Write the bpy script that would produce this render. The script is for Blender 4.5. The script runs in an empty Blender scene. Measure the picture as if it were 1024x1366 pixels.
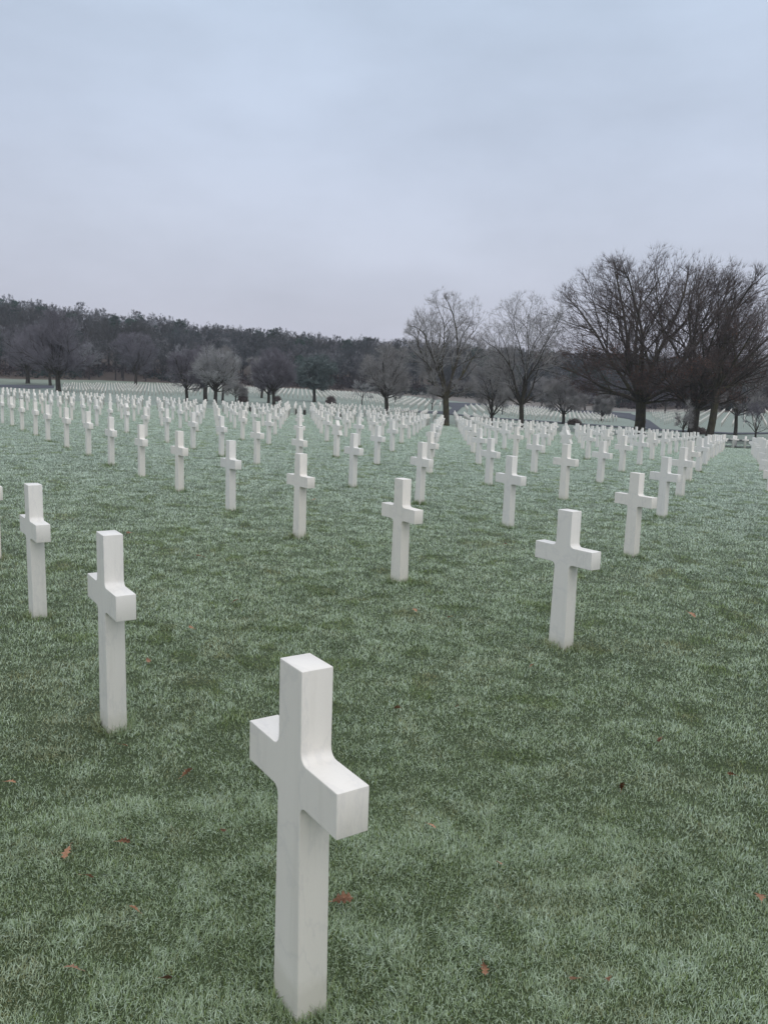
import bpy, bmesh, math, random
import numpy as np
from mathutils import Vector, Matrix
random.seed(5)
RNG = np.random.default_rng(11)
sc = bpy.context.scene
COL = sc.collection

# ------------------------------------------------------------------ camera
F, PITCH, ROLL = 1076.54, 0.15032, 0.03716
cp, sp, cr, sr = math.cos(PITCH), math.sin(PITCH), math.cos(ROLL), math.sin(ROLL)
AX_X = Vector((1, 0, 0)); AX_U = Vector((0, sp, cp)); FWD = Vector((0, cp, -sp))
CAM_R = AX_X * cr + AX_U * sr
CAM_U = AX_U * cr - AX_X * sr
cam_data = bpy.data.cameras.new('camera'); cam = bpy.data.objects.new('camera', cam_data); COL.objects.link(cam)
m = Matrix((CAM_R, CAM_U, -FWD)).transposed().to_4x4(); cam.matrix_world = m
cam_data.sensor_fit = 'HORIZONTAL'; cam_data.sensor_width = 36; cam_data.lens = 36 * F / 1024
cam_data.clip_start = 0.05; cam_data.clip_end = 4000
sc.camera = cam

# ------------------------------------------------------------------ terrain
TU = np.array([-700, -300, 0, 200, 430, 600, 860, 1000, 1300, 1700], float)
TA = np.arctan((TU - 512) / F)
TR = np.array([0, 57, 75, 110, 150, 240, 262, 330, 400, 520, 2500], float)
TZ = np.array([
    [-1.8, -1.7, -1.8, -2.2, -2.2, -1.1, -0.8, 10, 19, 30, 40],
    [-1.8, -1.7, -1.8, -2.2, -2.2, -1.1, -0.8, 10, 19, 30, 40],
    [-1.8, -1.75, -1.95, -2.2, -2.2, -1.1, -0.8, 11, 21, 27, 30],
    [-1.8, -2.1, -2.3, -2.5, -2.4, -0.9, -0.4, 8, 15, 19, 22],
    [-1.8, -2.4, -2.75, -2.9, -2.7, -0.9, -0.5, 6, 11, 13, 16],
    [-1.8, -2.6, -3.15, -3.6, -3.5, -2.3, -2.0, 4, 9, 11, 14],
    [-1.8, -2.85, -3.6, -4.1, -4.3, -3.6, -3.4, 2, 7, 10, 14],
    [-1.8, -3.15, -3.8, -4.3, -4.3, -2.6, -2.4, 2, 7, 11, 14],
    [-1.8, -3.2, -3.9, -4.3, -4.3, -2.6, -2.4, 2, 7, 11, 14],
    [-1.8, -3.2, -3.9, -4.3, -4.3, -2.6, -2.4, 2, 7, 11, 14]])

def table(az, r):
    az = np.clip(az, TA[0], TA[-1]); r = np.clip(r, 0, 2499)
    i = np.clip(np.searchsorted(TA, az) - 1, 0, len(TA) - 2); k = np.clip(np.searchsorted(TR, r, side='right') - 1, 0, len(TR) - 2)
    fa = (az - TA[i]) / (TA[i + 1] - TA[i]); fr = (r - TR[k]) / (TR[k + 1] - TR[k])
    return (TZ[i, k] * (1 - fa) * (1 - fr) + TZ[i + 1, k] * fa * (1 - fr) + TZ[i, k + 1] * (1 - fa) * fr + TZ[i + 1, k + 1] * fa * fr)

def hash2(ix, iy, s):
    h = (ix.astype(np.int64) * 374761393 + iy.astype(np.int64) * 668265263 + s * 1442695041) & 0xffffffff
    h = ((h ^ (h >> 13)) * 1274126177) & 0xffffffff
    return ((h ^ (h >> 16)) & 0xffff) / 65535.0

def vnoise(x, y, s=0):
    x = np.asarray(x, float); y = np.asarray(y, float)
    ix = np.floor(x); iy = np.floor(y); fx = x - ix; fy = y - iy
    fx = fx * fx * (3 - 2 * fx); fy = fy * fy * (3 - 2 * fy)
    a = hash2(ix, iy, s); b = hash2(ix + 1, iy, s); c = hash2(ix, iy + 1, s); d = hash2(ix + 1, iy + 1, s)
    return a * (1 - fx) * (1 - fy) + b * fx * (1 - fy) + c * (1 - fx) * fy + d * fx * fy

def fbm(x, y, s=0, o=3):
    t = 0; a = 1; n = 0
    for k in range(o):
        t = t + a * vnoise(x * 2 ** k, y * 2 ** k, s + k); n += a; a *= .5
    return t / n

def smooth(a, b, x):
    t = np.clip((x - a) / (b - a), 0, 1); return t * t * (3 - 2 * t)

def terr(x, y, bumps=True):
    x = np.asarray(x, float); y = np.asarray(y, float)
    r = np.hypot(x, y); az = np.arctan2(x, y)
    az = np.where(np.abs(az) > 2.2, 2.2 * np.sign(az) * (math.pi - np.abs(az)) / (math.pi - 2.2), az)
    T = 0
    for dr in (-8, -3, 3, 8):
        for da in (-.03, .03):
            T = T + table(az + da, np.maximum(r + dr * smooth(60, 110, r), 0))
    T = T / 8
    xx = np.clip(x, -30, 30); yy = np.clip(y, -12, 62)
    Pn = -1.81245 - .01116 * xx + .00264 * yy + .12554e-3 * xx * xx - .28541e-3 * yy * yy - .27004e-3 * xx * yy
    k = smooth(30, 58, r)
    z = Pn * (1 - k) + T * k
    if bumps:
        z = z + (fbm(x * 2.6, y * 2.6, 3, 3) - .5) * .034 * smooth(60, 30, r)
    return z

def ray(u, v):
    a = (u - 512) ; b = -(v - 683)
    A = a * cr - b * sr; B = a * sr + b * cr
    d = FWD * F + AX_X * A + AX_U * B
    return d.normalized()

TMARCH = 1.2 * 1.008 ** np.arange(800)
def ground_at(u, v, off=0.0):
    d = ray(u, v); t = TMARCH[TMARCH < 700]
    g = t * d.z - terr(d.x * t, d.y * t, False) - off
    k = np.nonzero(g < 0)[0]
    if not len(k): return d.x * 262, d.y * 262
    k = k[0]
    if k == 0: return d.x * t[0], d.y * t[0]
    f = g[k - 1] / (g[k - 1] - g[k]); q = t[k - 1] + (t[k] - t[k - 1]) * f
    return d.x * q, d.y * q

def at_u(u, r, v=540.):
    d = ray(u, v); h = math.hypot(d.x, d.y); return d.x / h * r, d.y / h * r

def gz(x, y, bumps=False): return float(terr(x, y, bumps))

# ------------------------------------------------------------------ helpers
def tag(o, label=None, cat=None, group=None, kind=None):
    if label: o['label'] = label
    if cat: o['category'] = cat
    if group: o['group'] = group
    if kind: o['kind'] = kind
    return o

def link(name, me, mat=None, parent=None):
    o = bpy.data.objects.new(name, me); COL.objects.link(o)
    if mat is not None: me.materials.append(mat)
    if parent is not None: o.parent = parent
    return o

def mesh_np(name, V, Fc, smooth_=False):
    """V (n,3); Fc list of int arrays (m,k)"""
    me = bpy.data.meshes.new(name)
    V = np.asarray(V, np.float32)
    me.vertices.add(len(V)); me.vertices.foreach_set('co', V.ravel())
    Fc = [np.asarray(f, np.int32) for f in Fc if len(f)]
    li = np.concatenate([f.ravel() for f in Fc]); tot = np.concatenate([np.full(len(f), f.shape[1], np.int32) for f in Fc])
    st = np.concatenate([[0], np.cumsum(tot)[:-1]]).astype(np.int32)
    me.loops.add(len(li)); me.loops.foreach_set('vertex_index', li)
    me.polygons.add(len(tot)); me.polygons.foreach_set('loop_start', st); me.polygons.foreach_set('loop_total', tot)
    if smooth_: me.polygons.foreach_set('use_smooth', np.ones(len(tot), bool))
    me.update(calc_edges=True)
    return me

def empty(name, loc=(0, 0, 0), rz=0):
    o = bpy.data.objects.new(name, None); COL.objects.link(o); o.location = loc; o.rotation_euler = (0, 0, rz)
    o.empty_display_size = .2
    return o

# ------------------------------------------------------------------ materials
class NB:
    def __init__(s, name):
        s.m = bpy.data.materials.new(name); s.m.use_nodes = True; s.t = s.m.node_tree; s.t.nodes.clear()
        s.out = s.n('ShaderNodeOutputMaterial'); s.b = s.n('ShaderNodeBsdfPrincipled')
        s.t.links.new(s.b.outputs[0], s.out.inputs[0]); s.b.inputs['Roughness'].default_value = .8
        s.b.inputs['Specular IOR Level'].default_value = .25
    def n(s, ty, **k):
        nd = s.t.nodes.new(ty)
        for a, b in k.items():
            if a in nd.inputs: nd.inputs[a].default_value = b
            else: setattr(nd, a, b)
        return nd
    def l(s, a, b): s.t.links.new(a, b); return s
    def noise(s, vec, scale, detail=3, rough=.5):
        n = s.n('ShaderNodeTexNoise'); n.inputs['Scale'].default_value = scale; n.inputs['Detail'].default_value = detail; n.inputs['Roughness'].default_value = rough
        if vec is not None: s.l(vec, n.inputs['Vector'])
        return n.outputs['Fac']
    def ramp(s, fac, stops):
        r = s.n('ShaderNodeValToRGB'); el = r.color_ramp.elements
        while len(el) < len(stops): el.new(.5)
        for e, (p, c) in zip(el, stops):
            e.position = p; e.color = tuple(c) + (1,) if not isinstance(c, (int, float)) else (c, c, c, 1)
        s.l(fac, r.inputs[0]); return r.outputs[0]
    def mix(s, fac, a, b, mode='MIX'):
        x = s.n('ShaderNodeMix', data_type='RGBA', blend_type=mode)
        for i, v in ((0, fac), (6, a), (7, b)):
            if isinstance(v, (int, float)): x.inputs[i].default_value = v
            elif isinstance(v, tuple): x.inputs[i].default_value = v + (1,)
            else: s.l(v, x.inputs[i])
        return x.outputs[2]
    def math(s, op, a, b=0.):
        x = s.n('ShaderNodeMath', operation=op)
        for i, v in enumerate((a, b)):
            if isinstance(v, (int, float)): x.inputs[i].default_value = v
            else: s.l(v, x.inputs[i])
        return x.outputs[0]
    def bump(s, h, strength, dist):
        b = s.n('ShaderNodeBump'); b.inputs['Strength'].default_value = strength; b.inputs['Distance'].default_value = dist
        s.l(h, b.inputs['Height']); s.l(b.outputs[0], s.b.inputs['Normal'])
    def color(s, c):
        if isinstance(c, tuple): s.b.inputs['Base Color'].default_value = c + (1,)
        else: s.l(c, s.b.inputs['Base Color'])

def mat_marble(near=True):
    b = NB('white_marble' if near else 'far_marble'); oi = b.n('ShaderNodeObjectInfo'); tc = b.n('ShaderNodeTexCoord')
    off = b.n('ShaderNodeVectorMath', operation='SCALE'); cmb = b.n('ShaderNodeCombineXYZ')
    for i in range(3): b.l(oi.outputs['Random'], cmb.inputs[i])
    b.l(cmb.outputs[0], off.inputs[0]); off.inputs['Scale'].default_value = 37.
    add = b.n('ShaderNodeVectorMath', operation='ADD'); b.l(tc.outputs['Object'], add.inputs[0]); b.l(off.outputs[0], add.inputs[1])
    v = add.outputs[0]
    # soft cloudy veining, stretched diagonally
    mp = b.n('ShaderNodeMapping'); b.l(v, mp.inputs[0]); mp.inputs['Rotation'].default_value = (.5, .9, .3); mp.inputs['Scale'].default_value = (1, 3.2, 1)
    n1 = b.noise(mp.outputs[0], 3.0, 6, .62)
    vein = b.ramp(n1, [(.47, 0.), (.5, 1.), (.53, 0.)])
    cloud = b.noise(mp.outputs[0], 2.2, 4, .6)
    base = b.mix(cloud, (.80, .775, .73), (.87, .85, .81))
    base = b.mix(b.math('MULTIPLY', vein, .17), base, (.50, .51, .53))
    fine = b.noise(v, 90, 2)
    base = b.mix(b.math('MULTIPLY', fine, .10), base, (.6, .58, .55))
    # weather streaks running down the stone
    ms = b.n('ShaderNodeMapping'); b.l(v, ms.inputs[0]); ms.inputs['Scale'].default_value = (14, 14, .9)
    st = b.ramp(b.noise(ms.outputs[0], 1.6, 3, .6), [(.55, 0.), (.8, 1.)])
    base = b.mix(b.math('MULTIPLY', st, .22), base, (.52, .50, .44))
    # soil splash and algae near the ground (a stain with its own outline)
    sep = b.n('ShaderNodeSeparateXYZ'); b.l(tc.outputs['Object'], sep.inputs[0])
    nz = b.math('MULTIPLY', b.noise(v, 30, 4, .65), .07)
    hgt = b.math('SUBTRACT', sep.outputs[2], nz)
    dirt = b.ramp(hgt, [(0., 1.), (.05, 0.)])
    if near: base = b.mix(b.math('MULTIPLY', dirt, .22), base, (.34, .33, .22))
    tint = b.mix(oi.outputs['Random'], (1.0, .975, .93), (.95, .95, .94))
    base = b.mix(1., base, tint, 'MULTIPLY')
    b.color(base); b.b.inputs['Roughness'].default_value = .42; b.b.inputs['Specular IOR Level'].default_value = .4
    b.bump(b.noise(v, 160, 3), .12, .002)
    return b.m

def mat_grass():
    b = NB('frosted_grass')
    a = b.n('ShaderNodeAttribute', attribute_name='tint'); s = b.n('ShaderNodeSeparateColor'); b.l(a.outputs['Color'], s.inputs[0])
    # tint.r = random / tint.g = frost amount here / tint.b = yellowing ; alpha = height on the blade
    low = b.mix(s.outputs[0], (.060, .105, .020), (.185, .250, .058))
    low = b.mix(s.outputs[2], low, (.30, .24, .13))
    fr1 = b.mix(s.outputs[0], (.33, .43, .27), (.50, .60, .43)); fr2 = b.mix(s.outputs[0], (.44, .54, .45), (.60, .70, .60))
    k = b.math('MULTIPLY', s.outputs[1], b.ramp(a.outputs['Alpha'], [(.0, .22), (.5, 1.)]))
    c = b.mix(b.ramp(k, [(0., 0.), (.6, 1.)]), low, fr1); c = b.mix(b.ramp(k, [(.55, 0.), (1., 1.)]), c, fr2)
    b.color(c); b.b.inputs['Roughness'].default_value = .75
    return b.m

def mat_ground():
    b = NB('turf'); g = b.n('ShaderNodeNewGeometry'); v = g.outputs['Position']
    n1 = b.noise(v, .05, 4); n2 = b.noise(v, 1.3, 4, .6); n3 = b.noise(v, 60, 4, .7)
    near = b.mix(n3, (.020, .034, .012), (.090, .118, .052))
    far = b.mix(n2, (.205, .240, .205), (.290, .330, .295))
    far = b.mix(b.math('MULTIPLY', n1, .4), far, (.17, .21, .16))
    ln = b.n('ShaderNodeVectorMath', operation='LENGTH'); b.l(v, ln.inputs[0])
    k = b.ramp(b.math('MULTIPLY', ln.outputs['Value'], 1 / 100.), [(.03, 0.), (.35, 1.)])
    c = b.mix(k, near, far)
    # leaf litter under the woods
    kk = b.math('ADD', b.math('MULTIPLY', ln.outputs['Value'], 1 / 500.), b.math('MULTIPLY', b.noise(v, .06, 3), .02))
    lit = b.ramp(kk, [(.505, 0.), (.525, 1.)])
    c = b.mix(lit, c, b.mix(n2, (.07, .055, .045), (.12, .095, .075)))
    b.color(c); b.bump(n3, .6, .05); b.b.inputs['Roughness'].default_value = .95
    return b.m

def mat_flat(name, c0, c1, scale, rough=.9, bump=0):
    b = NB(name); g = b.n('ShaderNodeNewGeometry'); v = g.outputs['Position']
    n = b.noise(v, scale, 5, .6); c = b.mix(b.ramp(n, [(.3, 0.), (.7, 1.)]), c0, c1)
    b.color(c); b.b.inputs['Roughness'].default_value = rough
    if bump: b.bump(b.noise(v, scale * 8, 3), .5, bump)
    return b.m

def mat_bark(name, c0, c1, moss, mossamt):
    b = NB(name); tc = b.n('ShaderNodeTexCoord'); mp = b.n('ShaderNodeMapping'); b.l(tc.outputs['Object'], mp.inputs[0]); mp.inputs['Scale'].default_value = (1, 1, .22)
    n = b.noise(mp.outputs[0], 9, 5, .7); c = b.mix(b.ramp(n, [(.35, 0.), (.68, 1.)]), c0, c1)
    n2 = b.ramp(b.noise(tc.outputs['Object'], 1.6, 4), [(.45, 0.), (.65, 1.)])
    c = b.mix(b.math('MULTIPLY', n2, mossamt), c, moss); b.color(c); b.b.inputs['Roughness'].default_value = .95
    b.bump(n, .9, .05)
    return b.m

def mat_twig(name, c0, c1):
    b = NB(name); tc = b.n('ShaderNodeTexCoord'); n = b.noise(tc.outputs['Object'], .9, 3)
    b.color(b.mix(b.ramp(n, [(.35, 0.), (.65, 1.)]), c0, c1)); b.b.inputs['Roughness'].default_value = .95
    return b.m

def mat_forest():
    b = NB('winter_wood'); a = b.n('ShaderNodeAttribute', attribute_name='tint')
    b.color(a.outputs['Color']); b.b.inputs['Roughness'].default_value = 1.; b.b.inputs['Specular IOR Level'].default_value = .05
    return b.m

def mat_leaf():
    b = NB('dry_leaf'); tc = b.n('ShaderNodeTexCoord'); oi = b.n('ShaderNodeObjectInfo')
    n = b.noise(tc.outputs['Object'], 60, 4); c = b.mix(n, (.38, .17, .08), (.58, .32, .18))
    d = b.mix(oi.outputs['Random'], c, b.mix(n, (.26, .13, .075), (.46, .27, .17)))
    c = b.mix(b.ramp(b.noise(tc.outputs['Object'], 140, 3), [(.5, 0.), (.75, .35)]), d, (.55, .5, .48))
    b.color(c); b.b.inputs['Roughness'].default_value = .7
    return b.m

M_MARBLE = mat_marble(); M_MARBLE_FAR = mat_marble(False); M_GRASS = mat_grass(); M_GROUND = mat_ground()
M_ROAD = mat_flat('asphalt', (.050, .055, .068), (.075, .08, .092), .4, .85)
M_VERGE = mat_flat('leaf_litter', (.15, .135, .12), (.23, .21, .19), .35, .95)
M_PALE = mat_flat('pale_verge', (.15, .18, .14), (.22, .25, .20), .3, .95)
M_KERB = mat_flat('kerb_stone', (.05, .055, .06), (.10, .105, .11), 2, .9)
M_BARK = mat_bark('dark_bark', (.024, .021, .018), (.070, .060, .050), (.060, .062, .028), .35)
M_BARKM = mat_bark('mossy_bark', (.028, .025, .020), (.080, .070, .052), (.085, .078, .034), .6)
M_TWIG = mat_twig('twig_dark', (.062, .048, .044), (.115, .092, .085))
M_TWIGP = mat_twig('twig_pale', (.20, .19, .185), (.34, .33, .325))
M_TWIGF = mat_twig('twig_frosted', (.24, .24, .24), (.40, .40, .40))
M_TWIGV = mat_twig('twig_violet', (.13, .12, .14), (.22, .21, .235))
M_BRLEAF = mat_twig('brown_leaves', (.09, .046, .034), (.16, .085, .062))
M_PINE = mat_twig('pine_needles', (.030, .052, .040), (.070, .10, .075))
M_CEDAR = mat_twig('frosted_needles', (.07, .095, .09), (.17, .205, .20))
M_BUSH = mat_twig('bush_twigs', (.09, .07, .065), (.17, .14, .13))
M_FOREST = mat_forest(); M_LEAF = mat_leaf()

# ------------------------------------------------------------------ the setting
def build_ground():
    azs = np.concatenate([np.linspace(-180, -50, 40)[:-1], np.linspace(-50, 50, 261), np.linspace(50, 180, 40)[1:-1]])
    azs = np.radians(azs); n = len(azs)
    rs = [0.3]
    while rs[-1] < 2400: rs.append(rs[-1] * (1.022 if rs[-1] < 300 else 1.1) + .02)
    rs = np.array(rs); R, A = np.meshgrid(rs, azs, indexing='ij')
    X = R * np.sin(A); Y = R * np.cos(A); Z = terr(X, Y)
    V = np.stack([X, Y, Z], -1).reshape(-1, 3); V = np.vstack([V, [[0, 0, gz(0, 0)]]])
    i, j = np.meshgrid(np.arange(len(rs) - 1), np.arange(n), indexing='ij'); j2 = (j + 1) % n
    Q = np.stack([i * n + j, i * n + j2, (i + 1) * n + j2, (i + 1) * n + j], -1).reshape(-1, 4)
    T = np.stack([np.arange(n), np.full(n, len(V) - 1), (np.arange(n) + 1) % n], -1)
    me = mesh_np('ground', V, [Q[:, ::-1], T], True)
    # normals up
    me.flip_normals() if me.polygons[500].normal.z < 0 else None
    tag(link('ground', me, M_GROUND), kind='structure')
build_ground()

def resample(pl, n):
    P = [np.array(ground_at(u, v)) for u, v in pl]; P = np.array(P)
    U = np.array([p[0] for p in pl], float); t = np.concatenate([[0], np.cumsum(np.hypot(np.diff(U), np.diff([p[1] for p in pl]) * 3))])
    s = np.linspace(0, t[-1], n)
    uu = np.interp(s, t, U); vv = np.interp(s, t, [p[1] for p in pl])
    return np.array([ground_at(a, b) for a, b in zip(uu, vv)])

def sheet(name, top, bot, mat, off=.06, n=60, mm=10, kind='structure'):
    A = resample(top, n); B = resample(bot, n); V = []
    for k in range(mm + 1):
        Pk = A + (B - A) * k / mm; V.append(np.column_stack([Pk, terr(Pk[:, 0], Pk[:, 1], False) + off]))
    V = np.concatenate(V); i, j = np.meshgrid(np.arange(mm), np.arange(n - 1), indexing='ij')
    Q = np.stack([i * n + j, i * n + j + 1, (i + 1) * n + j + 1, (i + 1) * n + j], -1).reshape(-1, 4)
    me = mesh_np(name, V, [Q], True)
    if me.polygons[5].normal.z < 0: me.flip_normals()
    return tag(link(name, me, mat), kind=kind)

sheet('verge', [(470, 519.5), (560, 521), (640, 529), (760, 540), (860, 545.5), (930, 546)], [(470, 523), (540, 527.5), (628, 537.5), (700, 541), (780, 547.5), (860, 549.5)], M_VERGE, .04)
sheet('verge', [(-60, 505.5), (0, 506), (130, 507), (240, 511.5), (300, 514)], [(-60, 512), (0, 512.5), (75, 513.5), (150, 512.8), (300, 515.5)], M_PALE, .04)
sheet('road', [(-80, 512.5), (0, 513.3), (40, 513.5), (72, 514.5)], [(-80, 517.5), (0, 516.8), (40, 518.5), (72, 518)], M_ROAD)
sheet('road', [(590, 536.6), (612, 537.3), (640, 538.6), (700, 541.3), (770, 547.2), (815, 549.5), (842, 551.5)],
      [(590, 540.3), (604, 540.8), (640, 540.6), (700, 543.2), (770, 550.3), (800, 553.5), (836, 556)], M_ROAD)
sheet('road', [(596, 540.2), (603, 544.5), (596, 548.6), (575, 549), (535, 547)], [(628, 540.2), (616, 543.5), (610, 549.4), (597, 552.9), (535, 549)], M_ROAD, .075)
sheet('road', [(838, 551.6), (850, 555), (866, 561), (878, 570), (884, 575)], [(812, 554.6), (838, 559), (853, 564), (862, 571), (868, 576)], M_ROAD, .075)
sheet('path', [(597, 551.6), (640, 556.3), (700, 560.3), (800, 567.2), (900, 574), (975, 577.8), (1010, 577.6), (1080, 576)],
      [(597, 553.1), (640, 557.9), (700, 561.9), (800, 569), (900, 575.8), (975, 579.8), (1010, 579.4), (1080, 578)], M_ROAD, .09)
sheet('kerb', [(966, 587.0), (985, 587.6), (1006, 588.6)], [(966, 588.0), (985, 588.7), (1006, 589.7)], M_KERB, .1, 12, 2)
sheet('kerb', [(950, 594.6), (985, 596.4), (1012, 597.4)], [(950, 595.9), (985, 597.7), (1012, 598.7)], M_KERB, .12, 12, 2)

# ------------------------------------------------------------------ headstones
W_, w_, wb_, d_, t_, za_ = .535, .137, .156, .097, .127, .677
def arc(cx, cy, r, a0, a1, n=5):
    return [(cx + r * math.cos(math.radians(a0 + (a1 - a0) * k / n)), cy + r * math.sin(math.radians(a0 + (a1 - a0) * k / n))) for k in range(n + 1)]

def cross_outline(f=.03, n=5):
    lo, hi = za_ - t_ / 2, za_ + t_ / 2; h = w_ / 2
    base = -.15; hb = wb_ / 2 + (wb_ - w_) / 2 * .15 / lo
    P = [(-hb, base), (hb, base)]
    P += arc(h + f, lo - f, f, 180, 90, n)
    P += [(W_ / 2, lo), (W_ / 2, hi)]
    P += arc(h + f, hi + f, f, 270, 180, n)
    P += [(h, 1), (-h, 1)]
    P += arc(-h - f, hi + f, f, 0, -90, n)
    P += [(-W_ / 2, hi), (-W_ / 2, lo)]
    P += arc(-h - f, lo - f, f, 90, 0, n)
    return P

def star_outline():
    R = .262; cz = .745; P = []
    pts = []
    for k in range(12):
        a = math.radians(90 - 30 * k); r = R if k % 2 == 0 else R / math.sqrt(3)
        pts.append((r * math.cos(a), cz + r * math.sin(a)))
    # clockwise from top; the bottom point (k = 6) is swallowed by the shaft
    right = pts[0:6]; left = pts[7:12]
    h = .08; hb = .092
    sl = right[5]
    P = [(-hb, -.15), (hb, -.15), (h, sl[1] - .004)]
    P += right[::-1] + left[::-1]
    P += [(-h, sl[1] - .004)]
    return P

def prism(name, P, depth, bevel=.0035):
    bm = bmesh.new()
    fr = [bm.verts.new((x, -depth / 2, z)) for x, z in P]; bk = [bm.verts.new((x, depth / 2, z)) for x, z in P]
    f1 = bm.faces.new(fr); f2 = bm.faces.new(bk[::-1])
    n = len(P)
    for k in range(n): bm.faces.new((fr[k], bk[k], bk[(k + 1) % n], fr[(k + 1) % n]))
    bmesh.ops.recalc_face_normals(bm, faces=bm.faces)
    for f in bm.faces: f.smooth = True
    if bevel:
        es = [e for e in bm.edges if f1 in e.link_faces or f2 in e.link_faces]
        for e in bm.edges:
            if e not in es and abs(e.calc_face_angle(0)) > math.radians(40): es.append(e)
        bmesh.ops.bevel(bm, geom=es, offset=bevel, segments=2, profile=.5, affect='EDGES')
    for e in bm.edges:
        if len(e.link_faces) == 2 and e.calc_face_angle(0) > math.radians(32): e.smooth = False
    big = sorted(bm.faces, key=lambda f: -f.calc_area())[:2]
    for f in bm.faces:
        if len(f.verts) > 4: f.smooth = False
    me = bpy.data.meshes.new(name); bm.to_mesh(me); bm.free()
    return me

ME_CROSS = prism('grave_cross', cross_outline(), d_); ME_CROSS.materials.append(M_MARBLE)
ME_STAR = prism('star_headstone', star_outline(), .10); ME_STAR.materials.append(M_MARBLE)

OX, OY, VAX, VAY, KK = -.21275, 2.2302, -1.16917, 1.79517, 1.52135
VBX, VBY = VAX + KK * VAY, VAY - KK * VAX
ANG0 = math.atan2(-VAY, -VAX) + .0251
FIT = {(0, 0): (.0157, -.07441, -.01178, -.04755, -.00583), (1, 0): (.01662, -.0457, -.00823, -.03072, .00065), (0, 1): (-.01955, -.0917, .02, -.0206, -.00767)}
# extra pixel corrections for stones whose foot is clearly visible
PIX = {(3, 0): (-7, 746), (2, 0): (51, 824), (1, 1): (532, 778), (2, 1): (399, 718), (3, 1): (307.5, 682), (4, 1): (239.5, 656), (5, 1): (189, 637), (6, 1): (148.5, 622),
       (0, 2): (841, 743), (1, 2): (677, 703), (2, 2): (559, 672), (3, 2): (470, 650), (0, 3): (882, 690), (1, 3): (751, 667), (2, 3): (651, 648), (3, 3): (572, 632), (0, 4): (906, 663)}
STARS = {(5, 3), (2, 5), (10, 2), (18, 2)}
ORD = ['', 'first', 'second', 'third', 'fourth', 'fifth', 'sixth', 'seventh', 'eighth', 'ninth', 'tenth', 'eleventh', 'twelfth', 'thirteenth', 'fourteenth', 'fifteenth', 'sixteenth', 'seventeenth', 'eighteenth', 'nineteenth', 'twentieth']
def ordw(n):
    if n <= 20: return ORD[n]
    if n < 30: return 'twenty-' + ORD[n - 20]
    if n == 30: return 'thirtieth'
    return 'thirty-' + ORD[n - 30] if n < 40 else str(n) + 'th'
SPECIAL = {(0, 0): 'largest white marble cross, standing in the near grass with stained foot',
           (1, 0): 'second largest white marble cross, near the left edge on frosted grass',
           (2, 0): 'white marble cross behind and left of the second largest cross',
           (3, 0): 'white marble cross cut off by the left edge of the photo, nearest there',
           (0, 1): 'cream-tinged marble cross with faint grey veins, alone in the right foreground',
           (1, 1): 'white marble cross in mid field, tallest in the centre of the photo',
           (0, 2): 'white marble cross whose arm overlaps the one behind it at the right'}
near = []; extra = []
RMAX = lambda u: float(np.interp(u, [-200, 0, 200, 400, 600, 860, 985, 1100], [84, 80, 80, 78, 76, 70, 59, 57]))
def uof(x, y): return 512 + F * math.tan(math.atan2(x, y))
for j in range(0, 26):
    for i in range(-14, 40):
        x = OX + i * VAX + j * VBX; y = OY + i * VAY + j * VBY
        r = math.hypot(x, y)
        if y < 1.2: continue
        u = uof(x, y) / 1.0
        if r > RMAX(u) or u < -160 or u > 1180: continue
        near.append((r, i, j, x, y, u))
near.sort()
inview = [t for t in near if -25 < t[5] < 1045]
ids = set((t[1], t[2]) for t in inview[:300])
for t in near:
    if (t[1], t[2]) not in ids: extra.append(t)
# index along the visible line of a column
CAR = {}
for r, i, j, x, y, u in inview[:300]:
    CAR.setdefault(i, []).append(j)
first = {}
foot = []
rj = random.Random(3)
for r, i, j, x, y, u in inview[:300]:
    dx = dy = dr = sk = lx = 0; ly = 0
    if (i, j) in FIT: dx, dy, dr, sk, lx = FIT[(i, j)]
    else:
        if (i, j) in PIX:
            # move the foot to where its foot shows, keeping to the lattice depth
            uu, vv = PIX[(i, j)]
            gx, gy = ground_at(uu, vv); rr = math.hypot(gx, gy); lim = .12
            k = min(max(rr, r - lim), r + lim) / rr
            dx, dy = gx * k - x, gy * k - y
        else: dx, dy = rj.gauss(0, .02), rj.gauss(0, .02)
        dr = rj.gauss(0, .02); sk = rj.gauss(.0, .014); lx = rj.gauss(0, .009)
    ly = rj.gauss(0, .005)
    x += dx; y += dy
    star = (i, j) in STARS
    me = ME_STAR if star else ME_CROSS
    o = bpy.data.objects.new('star_headstone' if star else 'grave_cross', me); COL.objects.link(o)
    o.location = (x, y, gz(x, y) - sk)
    # local x = arm axis, local -y = broad face towards the camera
    o.rotation_euler = (ly, lx, ANG0 + dr)
    foot.append((x, y, ANG0 + dr, r))
    n = sorted(CAR[i]).index(j) + 1
    if star:
        lab = {(5, 3): 'white Star of David headstone among crosses, left of centre, nearest of its kind',
               (2, 5): 'white Star of David headstone right of centre, directly behind a marble cross',
               (10, 2): 'white Star of David headstone at left, middle distance among the crosses',
               (18, 2): 'small white Star of David headstone far off in the dense left part'}[(i, j)]
        tag(o, lab, 'headstone', 'white star headstones among the crosses')
    else:
        if (i, j) in SPECIAL: lab = SPECIAL[(i, j)]
        elif i < 0: lab = 'white marble cross, %s from the front in the line %s right of the lane' % (ordw(n), {-1: 'first', -2: 'second', -3: 'third'}.get(i, ordw(-i)))
        elif i == 0: lab = 'white marble cross, %s back in the line starting at the largest cross' % ordw(n)
        elif i == 1: lab = 'white marble cross, %s back in the line starting at the second largest cross' % ordw(n)
        else: lab = 'white marble cross, %s back in the %s line left of the largest cross' % (ordw(n), ordw(i))
        tag(o, lab, 'grave marker', 'rows of white marble crosses')

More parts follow.
